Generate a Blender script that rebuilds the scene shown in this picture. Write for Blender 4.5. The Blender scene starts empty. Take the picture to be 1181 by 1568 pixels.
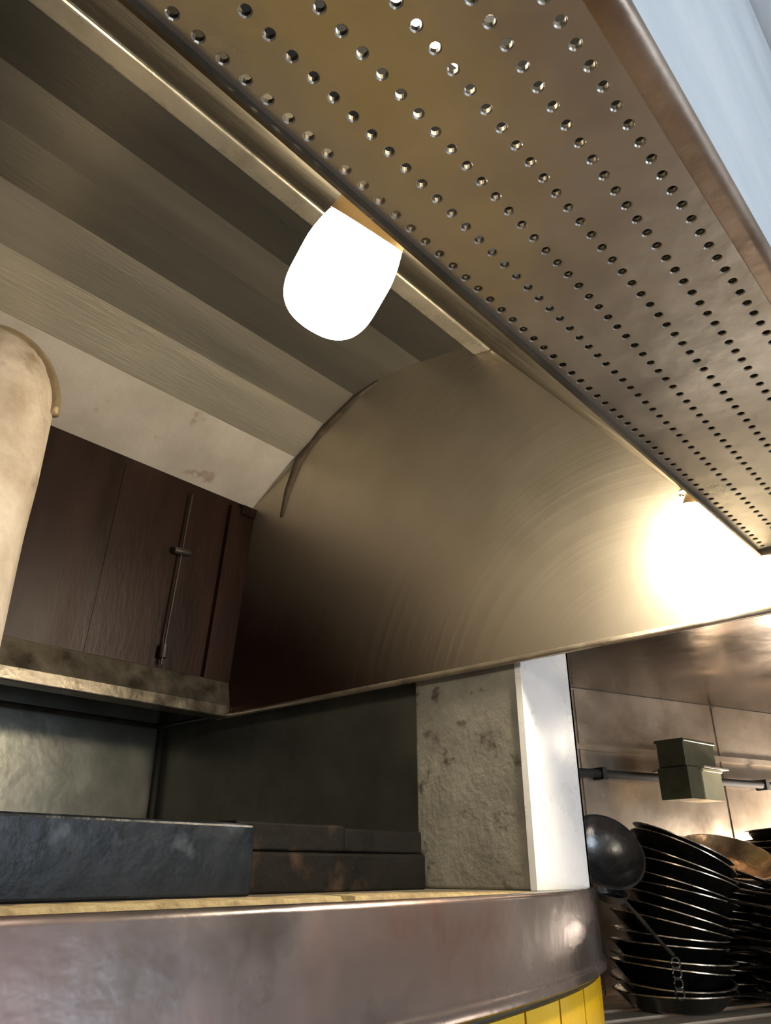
import bpy, bmesh, math, random
from mathutils import Vector, Matrix
random.seed(4)
E=1.45
S=bpy.context.scene
# ---------------------------------------------------------------- materials
def mat(name, c1, c2=None, metal=0.0, rough=0.5, scale=6.0, stretch=(1,1,1), bump=0.0, bscale=60, rvar=0.0, emit=None, estr=0, spots=None, spotscale=9, spotlo=.6, spothi=.7, arcs=None, dark_reflection=None, spec=None):
    m=bpy.data.materials.new(name); m.use_nodes=True
    nt=m.node_tree; N=nt.nodes; L=nt.links
    p=N['Principled BSDF']
    p.inputs['Metallic'].default_value=metal
    p.inputs['Roughness'].default_value=rough
    if spec is not None: p.inputs['Specular IOR Level'].default_value=spec
    tc=N.new('ShaderNodeTexCoord'); mp=N.new('ShaderNodeMapping')
    mp.inputs['Scale'].default_value=stretch
    L.new(tc.outputs['Object'],mp.inputs['Vector'])
    nz=N.new('ShaderNodeTexNoise'); nz.inputs['Scale'].default_value=scale; nz.inputs['Detail'].default_value=6
    nz.inputs['Roughness'].default_value=.6
    L.new(mp.outputs['Vector'],nz.inputs['Vector'])
    cr=N.new('ShaderNodeValToRGB')
    cr.color_ramp.elements[0].position=.35; cr.color_ramp.elements[1].position=.65
    cr.color_ramp.elements[0].color=(*c1,1); cr.color_ramp.elements[1].color=(*(c2 or c1),1)
    L.new(nz.outputs['Fac'],cr.inputs['Fac'])
    col=cr.outputs['Color']
    if spots:
        n2=N.new('ShaderNodeTexNoise'); n2.inputs['Scale'].default_value=spotscale; n2.inputs['Detail'].default_value=8
        L.new(tc.outputs['Object'],n2.inputs['Vector'])
        r2=N.new('ShaderNodeValToRGB'); r2.color_ramp.elements[0].position=spotlo; r2.color_ramp.elements[1].position=spothi
        L.new(n2.outputs['Fac'],r2.inputs['Fac'])
        mx=N.new('ShaderNodeMix'); mx.data_type='RGBA'
        L.new(r2.outputs['Color'],mx.inputs[0]); L.new(col,mx.inputs[6]); mx.inputs[7].default_value=(*spots,1)
        col=mx.outputs[2]
    if dark_reflection:
        # dark reflection of the rear wall painted into the colour, low and rearward
        (ay,az,a0,a1,gc)=dark_reflection
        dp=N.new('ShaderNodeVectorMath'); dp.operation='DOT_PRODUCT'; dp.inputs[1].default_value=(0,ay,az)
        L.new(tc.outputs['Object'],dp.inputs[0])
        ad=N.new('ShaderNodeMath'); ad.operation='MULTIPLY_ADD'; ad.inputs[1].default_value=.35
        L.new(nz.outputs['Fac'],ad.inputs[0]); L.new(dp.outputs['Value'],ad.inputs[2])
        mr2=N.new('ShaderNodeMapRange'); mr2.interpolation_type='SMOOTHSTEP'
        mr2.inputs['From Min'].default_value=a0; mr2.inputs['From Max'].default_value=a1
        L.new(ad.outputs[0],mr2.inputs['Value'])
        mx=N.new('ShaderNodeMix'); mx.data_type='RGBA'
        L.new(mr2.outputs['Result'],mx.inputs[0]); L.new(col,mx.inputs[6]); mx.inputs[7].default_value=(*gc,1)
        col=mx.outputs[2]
    L.new(col,p.inputs['Base Color'])
    if rvar:
        mr=N.new('ShaderNodeMapRange'); mr.inputs['To Min'].default_value=max(.02,rough-rvar); mr.inputs['To Max'].default_value=rough+rvar
        mr.inputs['From Min'].default_value=.3; mr.inputs['From Max'].default_value=.7
        L.new(nz.outputs['Fac'],mr.inputs['Value']); L.new(mr.outputs['Result'],p.inputs['Roughness'])
    if bump:
        n3=N.new('ShaderNodeTexNoise'); n3.inputs['Scale'].default_value=bscale; n3.inputs['Detail'].default_value=4
        L.new(mp.outputs['Vector'],n3.inputs['Vector'])
        b=N.new('ShaderNodeBump'); b.inputs['Strength'].default_value=bump; b.inputs['Distance'].default_value=.01
        L.new(n3.outputs['Fac'],b.inputs['Height']); last=b
        if arcs:
            vm=N.new('ShaderNodeVectorMath'); vm.operation='DISTANCE'; vm.inputs[1].default_value=arcs
            L.new(tc.outputs['Object'],vm.inputs[0])
            na=N.new('ShaderNodeTexNoise'); na.noise_dimensions='1D'; na.inputs['Scale'].default_value=34; na.inputs['Detail'].default_value=3
            L.new(vm.outputs['Value'],na.inputs['W'])
            b2=N.new('ShaderNodeBump'); b2.inputs['Strength'].default_value=.10; b2.inputs['Distance'].default_value=.008
            L.new(na.outputs['Fac'],b2.inputs['Height']); L.new(b.outputs['Normal'],b2.inputs['Normal']); last=b2
        L.new(last.outputs['Normal'],p.inputs['Normal'])
    if emit:
        p.inputs['Emission Color'].default_value=(*emit,1); p.inputs['Emission Strength'].default_value=estr
    return m

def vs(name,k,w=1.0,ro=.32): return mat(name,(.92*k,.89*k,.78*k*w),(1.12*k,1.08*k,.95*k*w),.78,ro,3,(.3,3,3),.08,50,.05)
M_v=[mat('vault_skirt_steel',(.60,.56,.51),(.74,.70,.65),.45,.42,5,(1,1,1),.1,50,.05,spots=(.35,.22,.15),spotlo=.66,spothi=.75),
     vs('vault_steel_lit',.54),vs('vault_steel_half_lit',.36),vs('vault_steel_shaded',.22),vs('vault_steel_dim',.31),vs('vault_steel_deep_shade',.15),vs('vault_steel_top',.29)]  # facet tones paint in how each angle catches the light
M_B=mat('hood_end_steel',(.46,.405,.32),(.58,.52,.42),.90,.38,2.2,(1,1,1),.12,5,.04,arcs=(1.5,.62,.30),dark_reflection=(.60,-1.0,.02,.72,(.060,.032,.023)))
M_A=mat('hood_greasy_wall',(.008,.0035,.0025),(.019,.008,.0055),.1,.42,3,(3,1,.6),.1,30,.06,spec=.16)
M_rim=mat('hood_rim_steel',(.06,.052,.04),(.15,.13,.10),.8,.33,14,(1,1,1),.1,40,.1)
M_lipb=mat('end_lip_steel',(.30,.255,.2),(.45,.395,.31),.8,.33,14,(1,1,1),.1,40,.1)
M_ridge=mat('ridge_strip_steel',(.36,.325,.25),(.50,.46,.37),.6,.30,10,(1,1,1),.1,40,.1)
M_slope=mat('hood_slope_steel',(.055,.045,.03),(.11,.09,.062),.7,.45,6,(1,1,1),.1,40,.1)
M_perf=mat('perforated_steel',(.37,.365,.335),(.50,.49,.455),.68,.34,5,(1,1,1),.16,18,.08,spots=(.27,.25,.21),spotscale=5,spotlo=.5,spothi=.7)
M_lip=mat('lip_steel',(.25,.19,.145),(.36,.29,.23),.7,.42,8,(1,1,1),.1,40,.1)
M_fascia=mat('fascia_steel',(.66,.72,.76),(.80,.85,.88),.2,.5,3,(1,1,1),.05,40)
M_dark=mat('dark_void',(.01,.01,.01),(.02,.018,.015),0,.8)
M_glass=mat('lamp_glass',(1,.95,.85),None,0,.3,emit=(1,.90,.72),estr=122)
M_glass2=mat('lamp_glass_bright',(1,.95,.85),None,0,.3,emit=(1,.86,.64),estr=520)
M_collar=mat('lamp_collar_metal',(.5,.38,.2),(.6,.45,.25),.8,.35)
M_stone=mat('column_concrete',(.15,.14,.115),(.245,.23,.19),0,.75,9,(1,1,1),.25,60,spots=(.07,.055,.04),spotscale=20,spotlo=.6,spothi=.7)
M_colsteel=mat('column_steel',(.80,.82,.84),(.92,.92,.94),.35,.28,6,(1,1,1),.10,14,.08,spots=(.25,.25,.17),spotscale=16,spotlo=.70,spothi=.76)
M_back=mat('chamber_steel',(.11,.11,.092),(.19,.187,.16),.7,.36,3,(1,1,1),.1,30,.08)
M_brick=mat('oven_block_iron',(.003,.005,.008),(.008,.011,.016),.1,.4,8,(1,1,1),.3,30,.1,spots=(.05,.06,.075),spotscale=12,spotlo=.6,spothi=.75,spec=.22)
M_brick2=mat('oven_block_fired',(.003,.0025,.002),(.008,.0065,.005),.0,.7,8,(1,1,1),.5,25,.1,spots=(.045,.026,.015),spotscale=10,spotlo=.56,spothi=.72,spec=.1)
M_gasket=mat('gasket_fibre',(.20,.14,.065),(.35,.27,.13),0,.9,30,(1,1,1),.5,90)
M_apron=mat('counter_apron_steel',(.21,.18,.18),(.34,.31,.315),.92,.28,4,(1,1,1),.18,14,.09,spots=(.17,.105,.09),spotscale=4,spotlo=.45,spothi=.7)
M_top=mat('counter_top_steel',(.2,.17,.13),(.3,.26,.2),.6,.5,9)
M_tile=mat('yellow_tile',(.72,.42,.01),(.82,.52,.02),0,.2,5)
M_grout=mat('tile_grout',(.05,.045,.035),(.09,.08,.06),0,.8)
M_soffit=mat('soffit_steel',(.06,.043,.032),(.125,.09,.064),.9,.2,4,(1,1,1),.15,8,.08)
M_wall=mat('splashback_steel',(.32,.25,.185),(.56,.47,.38),.75,.24,3,(1,1,1),.3,5,.08)
M_pan=mat('black_iron_pan',(.008,.008,.008),(.02,.018,.016),.6,.3,20,(1,1,1),.15,80,.1)
M_prim=mat('pan_rim_glint',(.2,.16,.12),(.5,.42,.33),.85,.28,30,(1,1,1),.1,60,.1)  # paler rim colour stands in for glints along the pan edges
M_pan2=mat('worn_steel_pan',(.42,.29,.17),(.56,.42,.27),.9,.3,12,(1,1,1),.1,60,.1)
M_wok=mat('grey_wok_steel',(.06,.06,.06),(.12,.12,.12),.8,.25,12,(1,1,1),.1,60,.1)
M_shelf=mat('shelf_steel',(.6,.52,.42),(.75,.66,.55),.5,.35,9)
M_tin_g=mat('tin_olive',(.075,.072,.04),(.13,.12,.07),.4,.4,9)
M_tin_y=mat('tin_cream',(.55,.48,.28),(.68,.6,.38),.2,.4,9)
M_flue=mat('flue_plaster',(.42,.34,.25),(.68,.59,.48),.05,.7,7,(1,1,1),.6,35,spots=(.2,.13,.07),spotscale=8,spotlo=.58,spothi=.72)
M_fluerim=mat('flue_rim',(.20,.145,.085),(.31,.235,.145),.4,.5,12,(1,1,1),.3,60)
M_plaster=mat('room_plaster',(.55,.5,.42),(.62,.57,.5),0,.8,3)
M_ceil=mat('ceiling_paint',(.7,.74,.78),(.76,.8,.84),0,.8,3)
M_floor=mat('quarry_floor',(.16,.08,.05),(.22,.12,.08),0,.5,3)
M_pane=mat('window_daylight',(.7,.8,1),None,0,.4,emit=(.72,.86,1),estr=5)
M_frame=mat('window_frame_paint',(.6,.6,.6),None,0,.5)
M_bulb=mat('bulb_glow',(1,.9,.7),None,0,.3,emit=(1,.88,.68),estr=40)
M_seam=mat('burnt_seam',(.04,.028,.018),(.08,.055,.035),.3,.7,20)
M_rod=mat('drop_rod_iron',(.018,.013,.010),(.04,.03,.024),.4,.5,20)

# ---------------------------------------------------------------- helpers
TOP=[]
def finish(name,bm,mats,parent=None,smooth=False,bevel=0,sangle=None):
    me=bpy.data.meshes.new(name); bmesh.ops.recalc_face_normals(bm,faces=bm.faces[:]) 
    bm.to_mesh(me); bm.free()
    ob=bpy.data.objects.new(name,me); S.collection.objects.link(ob)
    if not isinstance(mats,(list,tuple)): mats=[mats]
    for m in mats: me.materials.append(m)
    if smooth:
        for p in me.polygons: p.use_smooth=True
        if sangle:
            try: me.set_sharp_from_angle(angle=math.radians(sangle))
            except Exception: pass
    if bevel:
        b=ob.modifiers.new('bevel','BEVEL'); b.width=bevel; b.segments=3; b.limit_method='ANGLE'
    if parent: ob.parent=parent
    else: TOP.append(ob)
    return ob
def empty(name):
    e=bpy.data.objects.new(name,None); S.collection.objects.link(e); e.empty_display_size=.1; TOP.append(e); return e
def box(bm,x0,x1,y0,y1,z0,z1,mi=0,M=None):
    vs_=[Vector((x,y,z)) for z in (z0,z1) for y in (y0,y1) for x in (x0,x1)]
    if M: vs_=[M@v for v in vs_]
    v=[bm.verts.new(c) for c in vs_]
    for f in ((0,2,3,1),(4,5,7,6),(0,1,5,4),(2,6,7,3),(0,4,6,2),(1,3,7,5)):
        fc=bm.faces.new([v[i] for i in f]); fc.material_index=mi
def boxob(name,dims,m,parent=None,bevel=0):
    bm=bmesh.new(); box(bm,*dims); return finish(name,bm,m,parent,bevel=bevel)
def prism(bm,prof,x0,x1,mi=0):
    a=[bm.verts.new((x0,y,z)) for y,z in prof]; b=[bm.verts.new((x1,y,z)) for y,z in prof]
    n=len(prof)
    for i in range(n):
        j=(i+1)%n; f=bm.faces.new((a[i],a[j],b[j],b[i])); f.material_index=mi
    bm.faces.new(a).material_index=mi; bm.faces.new(b[::-1]).material_index=mi
def lathe(bm,prof,M,seg=40,mi=0,mis=None):
    rings=[]
    for r,z in prof:
        if r<1e-5: rings.append([bm.verts.new(M@Vector((0,0,z)))])
        else: rings.append([bm.verts.new(M@Vector((r*math.cos(2*math.pi*k/seg),r*math.sin(2*math.pi*k/seg),z))) for k in range(seg)])
    for q,(a,b) in enumerate(zip(rings,rings[1:])):
        for k in range(seg):
            l=(k+1)%seg
            if len(a)==1 and len(b)==1: continue
            if len(a)==1: f=bm.faces.new((a[0],b[k],b[l]))
            elif len(b)==1: f=bm.faces.new((a[k],a[l],b[0]))
            else: f=bm.faces.new((a[k],a[l],b[l],b[k]))
            f.material_index=mis.get(q,mi) if mis else mi
def tube(bm,pts,r,seg=10,mi=0,flat=1.0):
    pts=[Vector(p) for p in pts]; rings=[]
    for i,p in enumerate(pts):
        t=(pts[min(i+1,len(pts)-1)]-pts[max(i-1,0)]).normalized()
        u=t.cross(Vector((0,0,1)));
        if u.length<.05: u=t.cross(Vector((0,1,0)))
        u.normalize(); w=u.cross(t)
        rr=r[i] if isinstance(r,(list,tuple)) else r
        rings.append([bm.verts.new(p+u*rr*math.cos(2*math.pi*k/seg)+w*rr*flat*math.sin(2*math.pi*k/seg)) for k in range(seg)])
    for a,b in zip(rings,rings[1:]):
        for k in range(seg):
            l=(k+1)%seg; bm.faces.new((a[k],a[l],b[l],b[k])).material_index=mi
    bm.faces.new(rings[0]).material_index=mi; bm.faces.new(rings[-1][::-1]).material_index=mi
def frame(origin,zaxis,xhint=(1,0,0)):
    z=Vector(zaxis).normalized(); x=Vector(xhint); x=(x-z*x.dot(z)).normalized(); y=z.cross(x)
    M=Matrix((x,y,z)).transposed().to_4x4(); M.translation=Vector(origin); return M

# ---------------------------------------------------------------- hood
XB=1.5; X0=-1.2
hood=empty('exhaust_hood')
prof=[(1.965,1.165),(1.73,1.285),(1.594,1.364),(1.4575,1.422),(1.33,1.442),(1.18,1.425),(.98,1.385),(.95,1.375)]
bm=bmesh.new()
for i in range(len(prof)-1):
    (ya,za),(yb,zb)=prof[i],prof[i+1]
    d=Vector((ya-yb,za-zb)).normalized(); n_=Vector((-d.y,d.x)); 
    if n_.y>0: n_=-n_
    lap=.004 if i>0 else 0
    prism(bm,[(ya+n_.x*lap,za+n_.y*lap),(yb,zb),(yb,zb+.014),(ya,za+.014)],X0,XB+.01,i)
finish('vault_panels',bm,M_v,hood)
bm=bmesh.new(); prism(bm,[(2.03,.54),(1.965,1.165),(1.985,1.18),(2.05,.54)],X0,XB+.01)
finish('rear_wall_panel',bm,M_A,hood)
bm=bmesh.new()
def onA(z): return 2.03-(z-.54)/(1.165-.54)*.065
for xa,xb,t in ((1.0,1.004,.002),(1.40,1.5,.02)):
    prism(bm,[(onA(.54),.54),(onA(1.14),1.14),(onA(1.14)-t,1.14),(onA(.54)-t,.54)],xa,xb)
prism(bm,[(onA(1.10),1.10),(onA(1.15),1.15),(onA(1.15)-.03,1.15),(onA(1.10)-.03,1.12)],1.44,1.5)
finish('corner_flashing',bm,M_A,hood)
bm=bmesh.new()
tube(bm,[(1.24,onA(.56)-.02,.56),(1.24,onA(1.12)-.02,1.12)],.004)
lathe(bm,[(0,-.03),(.010,-.03),(.012,-.015),(.012,.015),(.010,.03),(0,.03)],frame((1.24,onA(.92)-.02,.92),(1,0,.1)),16)
lathe(bm,[(0,-.02),(.012,-.02),(.012,.02),(0,.02)],frame((1.24,onA(.6)-.02,.6),(0,0,1)),16)
finish('drop_rod',bm,M_rod,hood,smooth=True,sangle=40)
poly=[(2.05,.45),(2.05,.54),(1.985,1.18)]+[(y,z+.012) for y,z in prof[1:]]+[(.36,.58),(.1,.58),(.1,.44)]
n=len(poly)
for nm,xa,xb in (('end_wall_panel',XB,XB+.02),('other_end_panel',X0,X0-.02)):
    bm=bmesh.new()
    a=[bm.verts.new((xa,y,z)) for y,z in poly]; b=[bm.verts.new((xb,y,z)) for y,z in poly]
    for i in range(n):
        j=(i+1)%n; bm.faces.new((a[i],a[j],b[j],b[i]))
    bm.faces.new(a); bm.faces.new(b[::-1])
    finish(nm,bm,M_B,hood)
bm=bmesh.new()
tube(bm,[(XB,1.80,1.08),(XB,1.775,1.17),(XB,1.725,1.27),(XB,1.66,1.318),(XB,1.594,1.356),(XB,1.4575,1.413),(XB,1.36,1.432)],[.006,.012,.017,.011,.014,.009,.004])
finish('burnt_seam',bm,M_seam,hood,smooth=True)
bm=bmesh.new()
prism(bm,[(1.99,.435),(1.99,.47),(2.01,.55),(2.06,.55),(2.06,.435)],X0,XB)
finish('rear_gutter',bm,M_rim,hood,bevel=.004)
bm=bmesh.new()
tube(bm,[(XB-.004,2.05,.44),(XB-.004,1.5,.44),(XB-.004,.8,.44),(XB-.004,.1,.44)],.008,12)
finish('end_rolled_lip',bm,M_lipb,hood,smooth=True)
bm=bmesh.new()
prism(bm,[(.925,1.332),(.985,1.346),(.985,1.385),(.925,1.385)],X0,XB)
finish('ridge_strip',bm,M_ridge,hood,bevel=.008)
bm=bmesh.new()
prism(bm,[(.352,.565),(.945,1.365),(.945,1.385),(.352,.60)],X0,XB)
finish('front_slope',bm,M_slope,hood)
ZP=.56
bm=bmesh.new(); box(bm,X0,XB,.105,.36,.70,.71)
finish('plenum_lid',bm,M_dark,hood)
bm=bmesh.new(); box(bm,X0,XB+.35,.09,.105,.578,2.22); finish('outer_fascia',bm,M_fascia,hood)
bm=bmesh.new()
px=.0225; rows=[.339,.298,.256,.212,.170,.131]; py=.0418; R=.0042; H=.006
def cell(cx,x0,x1,cy,y0,y1):
    outer=[]
    for k in range(4): outer.append((x0+(x1-x0)*k/4,y0))
    for k in range(4): outer.append((x1,y0+(y1-y0)*k/4))
    for k in range(4): outer.append((x1-(x1-x0)*k/4,y1))
    for k in range(4): outer.append((x0,y1-(y1-y0)*k/4))
    o=[bm.verts.new((x,y,ZP)) for x,y in outer]
    ang=[math.atan2((y-cy)*px/py,(x-cx)) for x,y in outer]
    r1=[bm.verts.new((cx+1.3*R*math.cos(t),cy+1.3*R*math.sin(t),ZP)) for t in ang]
    r2=[bm.verts.new((cx+R*math.cos(t),cy+R*math.sin(t),ZP+.0012)) for t in ang]
    r3=[bm.verts.new((cx+R*math.cos(t),cy+R*math.sin(t),ZP+H)) for t in ang]
    for mi_,(A,B) in enumerate(((o,r1),(r1,r2),(r2,r3))):
        for k in range(16):
            l=(k+1)%16; bm.faces.new((A[k],A[l],B[l],B[k])).material_index=(1 if mi_==2 else 0)
bounds=[.352]+[(rows[i]+rows[i+1])/2 for i in range(5)]+[.112]
for ri,cy in enumerate(rows):
    off=(ri%2)*px/2
    n0=int((XB-X0)/px)+2
    for k in range(n0):
        cx=X0+off+k*px
        x0=cx-px/2; x1=cx+px/2
        if x1>XB+.01: break
        cell(cx,x0,x1,cy,bounds[ri+1],bounds[ri])
bmesh.ops.remove_doubles(bm,verts=bm.verts[:],dist=.00005)
finish('perforated_sheet',bm,[M_perf,M_slope],hood)
bm=bmesh.new()
prism(bm,[(.350,.550),(.354,.550),(.360,.575),(.350,.575)],X0,XB)
finish('sheet_far_fold',bm,M_slope,hood)
bm=bmesh.new()
pr=[(.1125,.5605)]
for k in range(9):
    t=math.pi*(-.5+k/8*1.0)
    pr.append((.098-.011*math.cos(t),.571+.0115*math.sin(t)))
pr.append((.1125,.575))
prism(bm,pr,X0,XB+.35)
finish('near_rolled_lip',bm,M_lip,hood,smooth=True,sangle=35)
bm=bmesh.new()
bprof=[(0,-.07),(.014,-.065),(.018,-.03),(.018,.04),(.012,.065),(0,.07)]
lathe(bm,bprof,frame((.325,.228,.64),(1,-.25,0)),16)
lathe(bm,bprof,frame((.42,.20,.65),(1,0,0)),16)
finish('plenum_bulbs',bm,M_bulb,hood,smooth=True)

# ---------------------------------------------------------------- jar lamps
def jar(x,y,z,sc=1.0,axis=(.0,.80,-.60),gm=None):
    e=empty('jar_lamp')
    Mx=frame((x,y,z),axis)@Matrix.Scale(sc,4)
    bm=bmesh.new()
    lathe(bm,[(0,-.006),(.072,-.006),(.074,-.002),(.074,.002),(.062,.004),(.052,.006),(.055,.020),(.059,.040),(.0,.040)],Mx,48)
    finish('collar',bm,M_collar,e,smooth=True,sangle=30)
    bm=bmesh.new()
    gp=[(0,.0405),(.053,.0405)]
    for k in range(9):
        zz=.042+(.13-.042)*k/8; gp.append((.059+.010*math.sin(math.pi/2*min(1,k/5)),zz))
    for k in range(1,19):
        f=math.sin(math.pi/2*k/18)
        gp.append((0 if k==18 else .069*(1-f**2.6)**(1/2.6),.13+.072*f))
    lathe(bm,gp,Mx,64)
    finish('glass_jar',bm,gm or M_glass,e,smooth=True)
    bm=bmesh.new()
    for k in range(3):
        t=k*2.1+.4; c=Mx@Vector((.066*math.cos(t),.066*math.sin(t),.002))
        lathe(bm,[(0,0),(.005,0),(.005,.004),(0,.006)],frame(c,axis),10)
    finish('screws',bm,M_rim,e,smooth=True)
    return e
jar(.440,.395,.650,.77,(.10,.78,-.62))
jar(1.415,.410,.672,.62,(.12,.30,-.95),M_glass2)

# ---------------------------------------------------------------- flue pillar at left
flue=empty('oven_flue')
bm=bmesh.new()
pf=[(0,-.042),(.16,-.042),(.16,0),(.145,.01),(.145,.3),(.143,.6),(.145,.8),(.145,.98)]
for k in range(1,11):
    t=k/10*math.pi/2; pf.append((.145*math.cos(t) if k<10 else 0,.98+.19*math.sin(t)))
Mf=Matrix.Translation((.485,1.68,0))
lathe(bm,pf,Mf,56)
for v in bm.verts:
    v.co.x+=random.uniform(-.0025,.0025); v.co.y+=random.uniform(-.0025,.0025)
finish('stack',bm,M_flue,flue,smooth=True)
bm=bmesh.new()
pts=[]
d=Vector((.96,-.28,0)).normalized()
for k in range(0,25):
    t=math.pi*k/24
    c=Vector((.485,1.68,.98))+d*.144*math.cos(t)+Vector((-.010,-.035,.188*math.sin(t)))
    pts.append(c)
tube(bm,pts,.014,10)
finish('dome_rim',bm,M_fluerim,flue,smooth=True)

# ---------------------------------------------------------------- counter / oven base
counter=empty('oven_counter')
a_,b_=1.117,.34; XC,YC=.788,1.10
def path(off,n=60):
    P=[]
    for k in range(20): P.append((X0+(XC-X0)*k/20,.76-off,0,-1))
    for k in range(n+1):
        t=math.pi/2*k/n
        x=XC+a_*math.sin(t); y=YC-b_*math.cos(t)
        nx,ny=b_*math.sin(t),-a_*math.cos(t); l=math.hypot(nx,ny)
        P.append((x+nx/l*off,y+ny/l*off,nx/l,ny/l))
    for k in range(1,8): P.append((XC+a_+off,YC+1.37*k/7,1,0))
    return P
def sweep(bm,prof,closed=False,mi=0):
    base=path(0); rings=[]
    for x,y,nx,ny in base:
        rings.append([bm.verts.new((x+nx*o,y+ny*o,z)) for o,z in prof])
    m=len(prof)
    for A,B in zip(rings,rings[1:]):
        for k in range(m if closed else m-1):
            l=(k+1)%m; bm.faces.new((A[k],B[k],B[l],A[l])).material_index=mi
    if closed:
        bm.faces.new(rings[0]); bm.faces.new(rings[-1][::-1])
bm=bmesh.new()
sweep(bm,[(-.03,-.042),(.004,-.038),(.011,-.040),(.015,-.047),(.016,-.17),(.020,-.177),(.024,-.183),(.024,-.192),(.016,-.197),(.0,-.198),(-.03,-.198)],True)
finish('apron_band',bm,M_apron,counter,smooth=True,sangle=50)
bm=bmesh.new()
sweep(bm,[(-.005,-.19),(-.005,-1.45),(-.06,-1.45),(-.06,-.19)],True)
finish('tiled_base',bm,M_grout,counter)
bm=bmesh.new()
P=path(0,400)
d=[0]
for i in range(1,len(P)): d.append(d[-1]+math.hypot(P[i][0]-P[i-1][0],P[i][1]-P[i-1][1]))
def at(s):
    for i in range(1,len(P)):
        if d[i]>=s:
            f=(s-d[i-1])/max(1e-9,d[i]-d[i-1]); A,B=P[i-1],P[i]
            return [A[j]+(B[j]-A[j])*f for j in range(4)]
    return P[-1]
tw=.15; th=.098; g=.004; s=.02
while s+tw<d[-1]:
    z=-.204
    while z-th>-1.45:
        cols=[at(s+g+(tw-2*g)*k/4) for k in range(5)]
        zt=z-g; zb=z-th+g
        f=[];bk=[]
        for (x,y,nx,ny) in cols:
            f.append((bm.verts.new((x+nx*.006,y+ny*.006,zt)),bm.verts.new((x+nx*.006,y+ny*.006,zb))))
            bk.append((bm.verts.new((x-nx*.006,y-ny*.006,zt)),bm.verts.new((x-nx*.006,y-ny*.006,zb))))
        for k in range(4):
            bm.faces.new((f[k][0],f[k+1][0],f[k+1][1],f[k][1]))
            bm.faces.new((bk[k][0],bk[k+1][0],f[k+1][0],f[k][0]))
            bm.faces.new((bk[k][1],f[k][1],f[k+1][1],bk[k+1][1]))
        bm.faces.new((f[0][0],f[0][1],bk[0][1],bk[0][0])); bm.faces.new((f[4][0],bk[4][0],bk[4][1],f[4][1]))
        z-=th
    s+=tw
finish('yellow_tiles',bm,M_tile,counter)
bm=bmesh.new()
P=path(-.012)
pts=[(p_[0],p_[1]) for p_ in P]+[(X0,2.47)]
lo=[bm.verts.new((x,y,-.06)) for x,y in pts]; hi=[bm.verts.new((x,y,-.042)) for x,y in pts]
for i in range(len(pts)):
    j=(i+1)%len(pts); bm.faces.new((lo[i],lo[j],hi[j],hi[i]))
bm.faces.new(hi); bm.faces.new(lo[::-1])
finish('top_slab',bm,M_top,counter)
bm=bmesh.new()
base=path(0); rings=[]
base=[p for p in base if p[0]<1.35 and p[2]<.9]
fine=[]
for i in range(len(base)-1):
    for k in range(5):
        f=k/5; fine.append([base[i][j]+(base[i+1][j]-base[i][j])*f for j in range(4)])
for q,(x,y,nx,ny) in enumerate(fine):
    fade=min(1,(len(fine)-q)/80)
    h=(.009+random.uniform(-.0008,.0008))*(.3+.7*fade)
    if abs(x-.80)<.012: h*=.3
    rings.append([bm.verts.new((x+nx*o,y+ny*o,-.042+z)) for o,z in ((-.012,0),(-.016,h),(-.06,h+.001),(-.08,0))])
for A,B in zip(rings,rings[1:]):
    for k in range(3): bm.faces.new((A[k],B[k],B[k+1],A[k+1]))
finish('fibre_gasket',bm,M_gasket,counter)
bm=bmesh.new(); box(bm,-.8,.905,1.10,1.165,-.042,.070); box(bm,-.8,.905,1.165,1.24,-.042,.062)
finish('oven_block',bm,M_brick,None,bevel=.006)
bm=bmesh.new(); box(bm,.918,1.46,1.17,1.235,-.042,.028); box(bm,.918,1.20,1.172,1.235,.030,.080); box(bm,1.206,1.46,1.18,1.235,.030,.076)
finish('oven_block',bm,M_brick2,None,bevel=.005)
col=empty('column')
bm=bmesh.new(); box(bm,1.526,1.745,.932,1.248,-.042,.598); finish('concrete_core',bm,M_stone,col,bevel=.006)
bm=bmesh.new()
box(bm,1.522,1.757,.922,.931,-.042,.598); box(bm,1.521,1.5255,.922,.940,-.042,.598); box(bm,1.746,1.757,.922,1.1,-.042,.598)
finish('steel_cladding',bm,M_colsteel,col,bevel=.0015)
bm=bmesh.new(); box(bm,X0,1.62,2.48,2.50,-.042,.62); finish('wall_rear',bm,M_back)
bm=bmesh.new(); box(bm,1.575,1.60,1.26,2.475,-.042,.598); finish('wall_side',bm,M_back)
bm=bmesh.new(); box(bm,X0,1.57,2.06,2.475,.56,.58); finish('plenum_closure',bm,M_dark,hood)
bm=bmesh.new(); tube(bm,[(1.56,2.465,-.04),(1.56,2.465,.55)],.010); finish('corner_post',bm,M_dark,smooth=True)
bm=bmesh.new(); tube(bm,[(X0,2.44,.46),(1.54,2.44,.46)],.009); tube(bm,[(1.54,2.44,.46),(1.54,1.3,.46)],.008); finish('gas_pipe',bm,M_rim,smooth=True)

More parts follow.
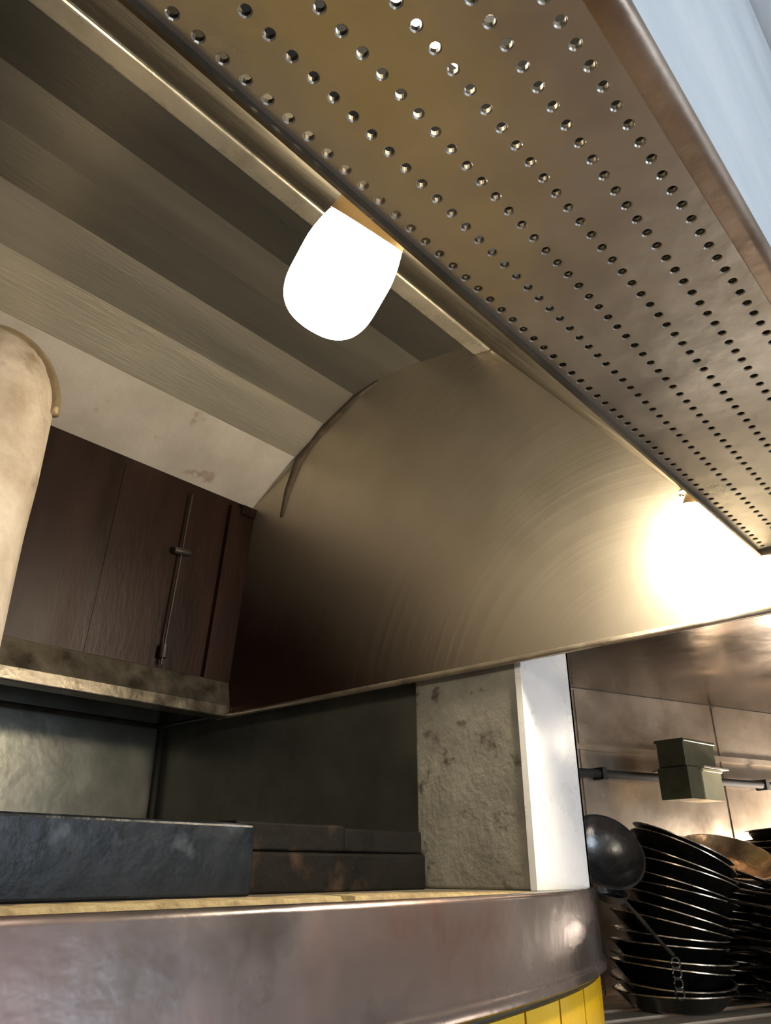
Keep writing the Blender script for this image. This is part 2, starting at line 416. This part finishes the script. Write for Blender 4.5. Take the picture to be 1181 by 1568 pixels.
# ---------------------------------------------------------------- right side
wdir=Vector((.937,-.35,0)).normalized()
wn=Vector((-.35,-.937,0)).normalized()
WP=Vector((3.05,1.12,0))
MW=Matrix((wdir,-wn,Vector((0,0,1)))).transposed().to_4x4(); MW.translation=WP
bm=bmesh.new(); box(bm,-1.5,2.0,.0,.06,-1.45,.598,0,MW)
for xx in (-.55,.17,.9): box(bm,xx-.012,xx+.012,-.004,0,-.4,.59,0,MW)
box(bm,-1.2,1.5,-.012,0,.38,.40,0,MW)
finish('wall_splashback',bm,M_wall)
bm=bmesh.new(); tube(bm,[MW@Vector((-1.2,-.03,.30)),MW@Vector((1.4,-.03,.30))],.014); 
for xx in (-.5,.35,1.1): box(bm,xx-.01,xx+.01,-.05,0,.28,.32,0,MW)
finish('wall_rail',bm,M_dark,smooth=True,sangle=40)
bm=bmesh.new()
A=MW@Vector((-1.0,-.002,0)); B=MW@Vector((1.9,-.002,0))
pts=[(1.53,.12),(1.53,1.25),(A.x,A.y),(B.x,B.y),(4.7,.12)]
lo=[bm.verts.new((x,y,.60)) for x,y in pts]; hi=[bm.verts.new((x,y,.64)) for x,y in pts]
for i in range(5): bm.faces.new((lo[i],lo[(i+1)%5],hi[(i+1)%5],hi[i]))
bm.faces.new(lo); bm.faces.new(hi[::-1]); finish('soffit',bm,M_soffit)
tin=empty('oil_tin_rack')
MT=MW@Matrix.Translation((-.262,-.20,.312))@Matrix.Rotation(.20,4,'Z')@Matrix.Scale(1.04,4)
bm=bmesh.new(); box(bm,-.09,.10,-.05,.05,.0,.08,0,MT); box(bm,-.095,.105,-.055,.055,.076,.086,0,MT); box(bm,-.095,-.022,-.055,.055,-.10,-.001,0,MT)
finish('upper_tin',bm,M_tin_g,tin,bevel=.004)
bm=bmesh.new(); box(bm,-.018,.10,-.06,.04,-.10,-.008,0,MT); box(bm,-.02,.105,-.065,.045,-.014,-.004,0,MT)
finish('lower_tin',bm,M_tin_y,tin,bevel=.004)
bm=bmesh.new(); box(bm,-.018,.14,-.07,.12,-.003,.003,0,MT)
finish('bracket',bm,M_shelf,tin,bevel=.001)

# ---------------------------------------------------------------- shelf & pans
shelf=empty('pot_shelf')
ZS=-.345
bm=bmesh.new()
for k in range(5):
    y0=-.62+k*.115; box(bm,-.95,1.3,y0,y0+.08,ZS-.02,ZS,0,MW)
box(bm,-.95,1.3,-.64,-.625,ZS-.045,ZS+.004,0,MW)
finish('slats',bm,M_shelf,shelf,bevel=.003)
bm=bmesh.new()
for xx in (-.93,1.28):
    for yy in (-.61,-.07): tube(bm,[MW@Vector((xx,yy,-1.45)),MW@Vector((xx,yy,ZS-.01))],.016)
finish('legs',bm,M_shelf,shelf,smooth=True,sangle=40)
def pan(bm,M,r=.15,h=.04,handle=None,mi=0,hm=0):
    br=r*.68
    p=[(0,0),(br,0),(br+.01,.004),(r-.006,h-.004),(r+.004,h),(r+.004,h+.003),(r-.003,h+.003),(br+.004,.007),(br-.004,.004),(0,.004)]
    lathe(bm,p,M,40,mi,{4:2,5:2})
    if handle is not None:
        c,s=math.cos(handle),math.sin(handle)
        pts=[]
        for k in range(9):
            t=k/8; rad=r-.006+.20*t; zz=h-.012+.03*t**.8*(1-.5*t)
            pts.append(M@Vector((rad*c,rad*s,zz)))
        tube(bm,pts,.011,8,hm,.35)
def stack(name,base,n,r,lean,hang,dz=.027,jit=.010,hp=.6,taper=.12,extra=None,tj=.05):
    bm=bmesh.new(); p=Vector(base)+Vector((0,0,.003)); ax=Vector((0,0,1))
    for k in range(n):
        f=k/max(1,n-1)
        ax=Vector((lean[0]*f+random.uniform(-tj,tj),lean[1]*f+random.uniform(-tj,tj),1)).normalized()
        if k==0: ax=Vector((0,0,1))
        M=frame(p+Vector((random.uniform(-jit,jit),random.uniform(-jit,jit),0)),ax)
        pan(bm,M,r*(1-taper*f)+random.uniform(-.008,.008),.042,(hang+random.uniform(-.6,.6)) if random.random()<hp else None, 0)
        p=p+Vector((lean[0]*f,lean[1]*f,1)).normalized()*dz*random.uniform(.9,1.12)
    if extra:
        M=frame(p+Vector((0,0,.03)),extra); pan(bm,M,r*.98,.05,math.radians(-40),1,1)
    finish(name,bm,[M_pan,M_pan2,M_prim],None,smooth=True,sangle=35)
def ray(px_,py_):
    dx=(px_-590.5)/1150; dy=-(py_-784)/1150
    p=math.radians(25.4); c,s=math.cos(math.radians(41.5)),math.sin(math.radians(41.5))
    h=math.cos(p)-dy*math.sin(p); z=math.sin(p)+dy*math.cos(p)
    return Vector((h*c+dx*s,h*s-dx*c,z))
R_=Vector((math.sin(math.radians(41.5)),-math.cos(math.radians(41.5)),0))
stack('frying_pan_stack',(2.33,1.01,ZS),15,.165,(R_.x*.46,R_.y*.46),math.radians(-75),dz=.027,tj=.07,hp=.75)
stack('frying_pan_stack',(2.70,.975,ZS),12,.155,(R_.x*.22,R_.y*.22),math.radians(-60),dz=.026,extra=(-.34,-.36,1))
stack('frying_pan_stack',(3.06,.84,ZS),17,.14,(-.05,.02),math.radians(-100))
stack('frying_pan_stack',(2.55,.735,ZS),9,.13,(.14,-.14),math.radians(-130),dz=.028,hp=.9,tj=.09)
stack('frying_pan_stack',(2.15,1.28,ZS),6,.125,(.05,-.02),math.radians(-90),dz=.03,hp=0)
bm=bmesh.new()
wp=ray(924,1310)*1.93
ax=Vector((-.50,-.62,.45))
Mw=frame(wp-ax.normalized()*.04,ax)
pf=[]
for k in range(11):
    t=k/10*1.15; pf.append((.098*math.sin(t)/math.sin(1.15),.06*(1-math.cos(t))/(1-math.cos(1.15))))
pf2=pf+[(.102,.062),(.101,.065),(.096,.064)]+[(r*.97,z+.003) for r,z in pf[::-1][1:]]
lathe(bm,pf2,Mw,44)
finish('wok',bm,M_wok,smooth=True,sangle=40)
bm=bmesh.new()
q=[ray(945,1368)*1.90,ray(975,1400)*1.90,ray(1005,1435)*1.90,ray(1030,1462)*1.90]
tube(bm,q,.008,8,0,.5)
c=ray(1034,1468)*1.90
for k in range(4):
    cc=c+Vector((0,0,-.022*k-.01))
    pts=[cc+R_*.011*math.cos(t*math.pi/6)+Vector((0,0,.013*math.sin(t*math.pi/6))) for t in range(13)]
    tube(bm,pts,.0025,6)
lathe(bm,[(0,0),(.03,.0),(.04,.015),(.042,.015),(.033,-.004),(0,-.004)],frame(q[0]+Vector((-.01,.01,-.01)),(-.2,-.3,1)),28)
finish('hanging_ladle',bm,M_wok,smooth=True,sangle=40)

# ---------------------------------------------------------------- room
HC=2.25
def room(name,d,m): return boxob(name,d,m)
room('floor',(-3.1,5.1,-3.1,3.6,-1.55,-1.45),M_floor)
room('ceiling',(-3.1,5.1,-3.1,3.6,HC,HC+.08),M_ceil)
room('wall_back',(-3.1,5.1,3.5,3.6,-1.45,HC),M_plaster)
room('wall_right',(5.0,5.1,-3.0,3.5,-1.45,HC),M_plaster)
room('wall_left',(-3.1,-3.0,-3.0,3.5,-1.45,HC),M_plaster)
room('wall_front',(-3.1,5.1,-3.1,-3.0,-1.45,HC),M_plaster)
w=empty('window_1')
boxob('pane',(.6,2.4,-2.985,-2.975,-.75,.9),M_pane,w)
bm=bmesh.new()
for x in (.55,1.48,2.4): box(bm,x,x+.05,-3.0,-2.95,-.8,.95)
for z in (-.8,.10,.9): box(bm,.55,2.45,-3.0,-2.95,z,z+.05)
finish('frame',bm,M_frame,w)

# ---------------------------------------------------------------- lights
def area(name,loc,target,size,power,color,sy=None):
    l=bpy.data.lights.new(name,'AREA'); l.energy=power; l.color=color; l.size=size
    if sy: l.shape='RECTANGLE'; l.size_y=sy
    o=bpy.data.objects.new(name,l); S.collection.objects.link(o); o.location=loc
    o.rotation_euler=(Vector(target)-Vector(loc)).to_track_quat('-Z','Y').to_euler(); TOP.append(o); return o
def point(name,loc,power,color,r=.05):
    l=bpy.data.lights.new(name,'POINT'); l.energy=power; l.color=color; l.shadow_soft_size=r
    o=bpy.data.objects.new(name,l); S.collection.objects.link(o); o.location=loc; TOP.append(o); return o
area('window_light',(1.5,-2.9,.1),(.6,.8,0),1.7,38,(.72,.85,1.0),1.6)
area('kitchen_ceiling_light',(-1.4,-.9,2.2),(.3,.8,-.2),.9,28,(.85,.93,1.0))
point('low_fill_light',(-.3,-.9,-.35),13,(.95,.97,1.0),.3)  # unseen fill added to lift the underside of the perforated sheet
point('pass_light',(3.42,.76,.02),55,(1,.86,.70),.06)
point('under_soffit_light',(2.7,.35,.45),1.2,(1,.85,.65),.05)
point('shelf_fill_light',(1.95,.15,-.25),4,(1,.88,.72),.08)  # unseen fill added to brighten the shelf slats and pan handles
W=bpy.data.worlds.new('world'); S.world=W; W.use_nodes=True
W.node_tree.nodes['Background'].inputs[0].default_value=(.5,.55,.6,1); W.node_tree.nodes['Background'].inputs[1].default_value=.15

# ---------------------------------------------------------------- camera
cd=bpy.data.cameras.new('camera'); cam=bpy.data.objects.new('camera',cd); S.collection.objects.link(cam)
cd.sensor_width=36; cd.sensor_fit='AUTO'; cd.lens=36*1150/1568; cd.clip_start=.01
p=math.radians(25.4); y=math.radians(41.5)
h=Vector((math.cos(y),math.sin(y),0)); F=h*math.cos(p)+Vector((0,0,math.sin(p))); U=-h*math.sin(p)+Vector((0,0,math.cos(p))); Rr=F.cross(U)
Mc=Matrix((Rr,U,-F)).transposed().to_4x4()
cam.matrix_world=Mc; TOP.append(cam)
S.camera=cam
for o in TOP: o.location.z+=E
S.view_settings.view_transform='Standard'
S.view_settings.exposure=.08
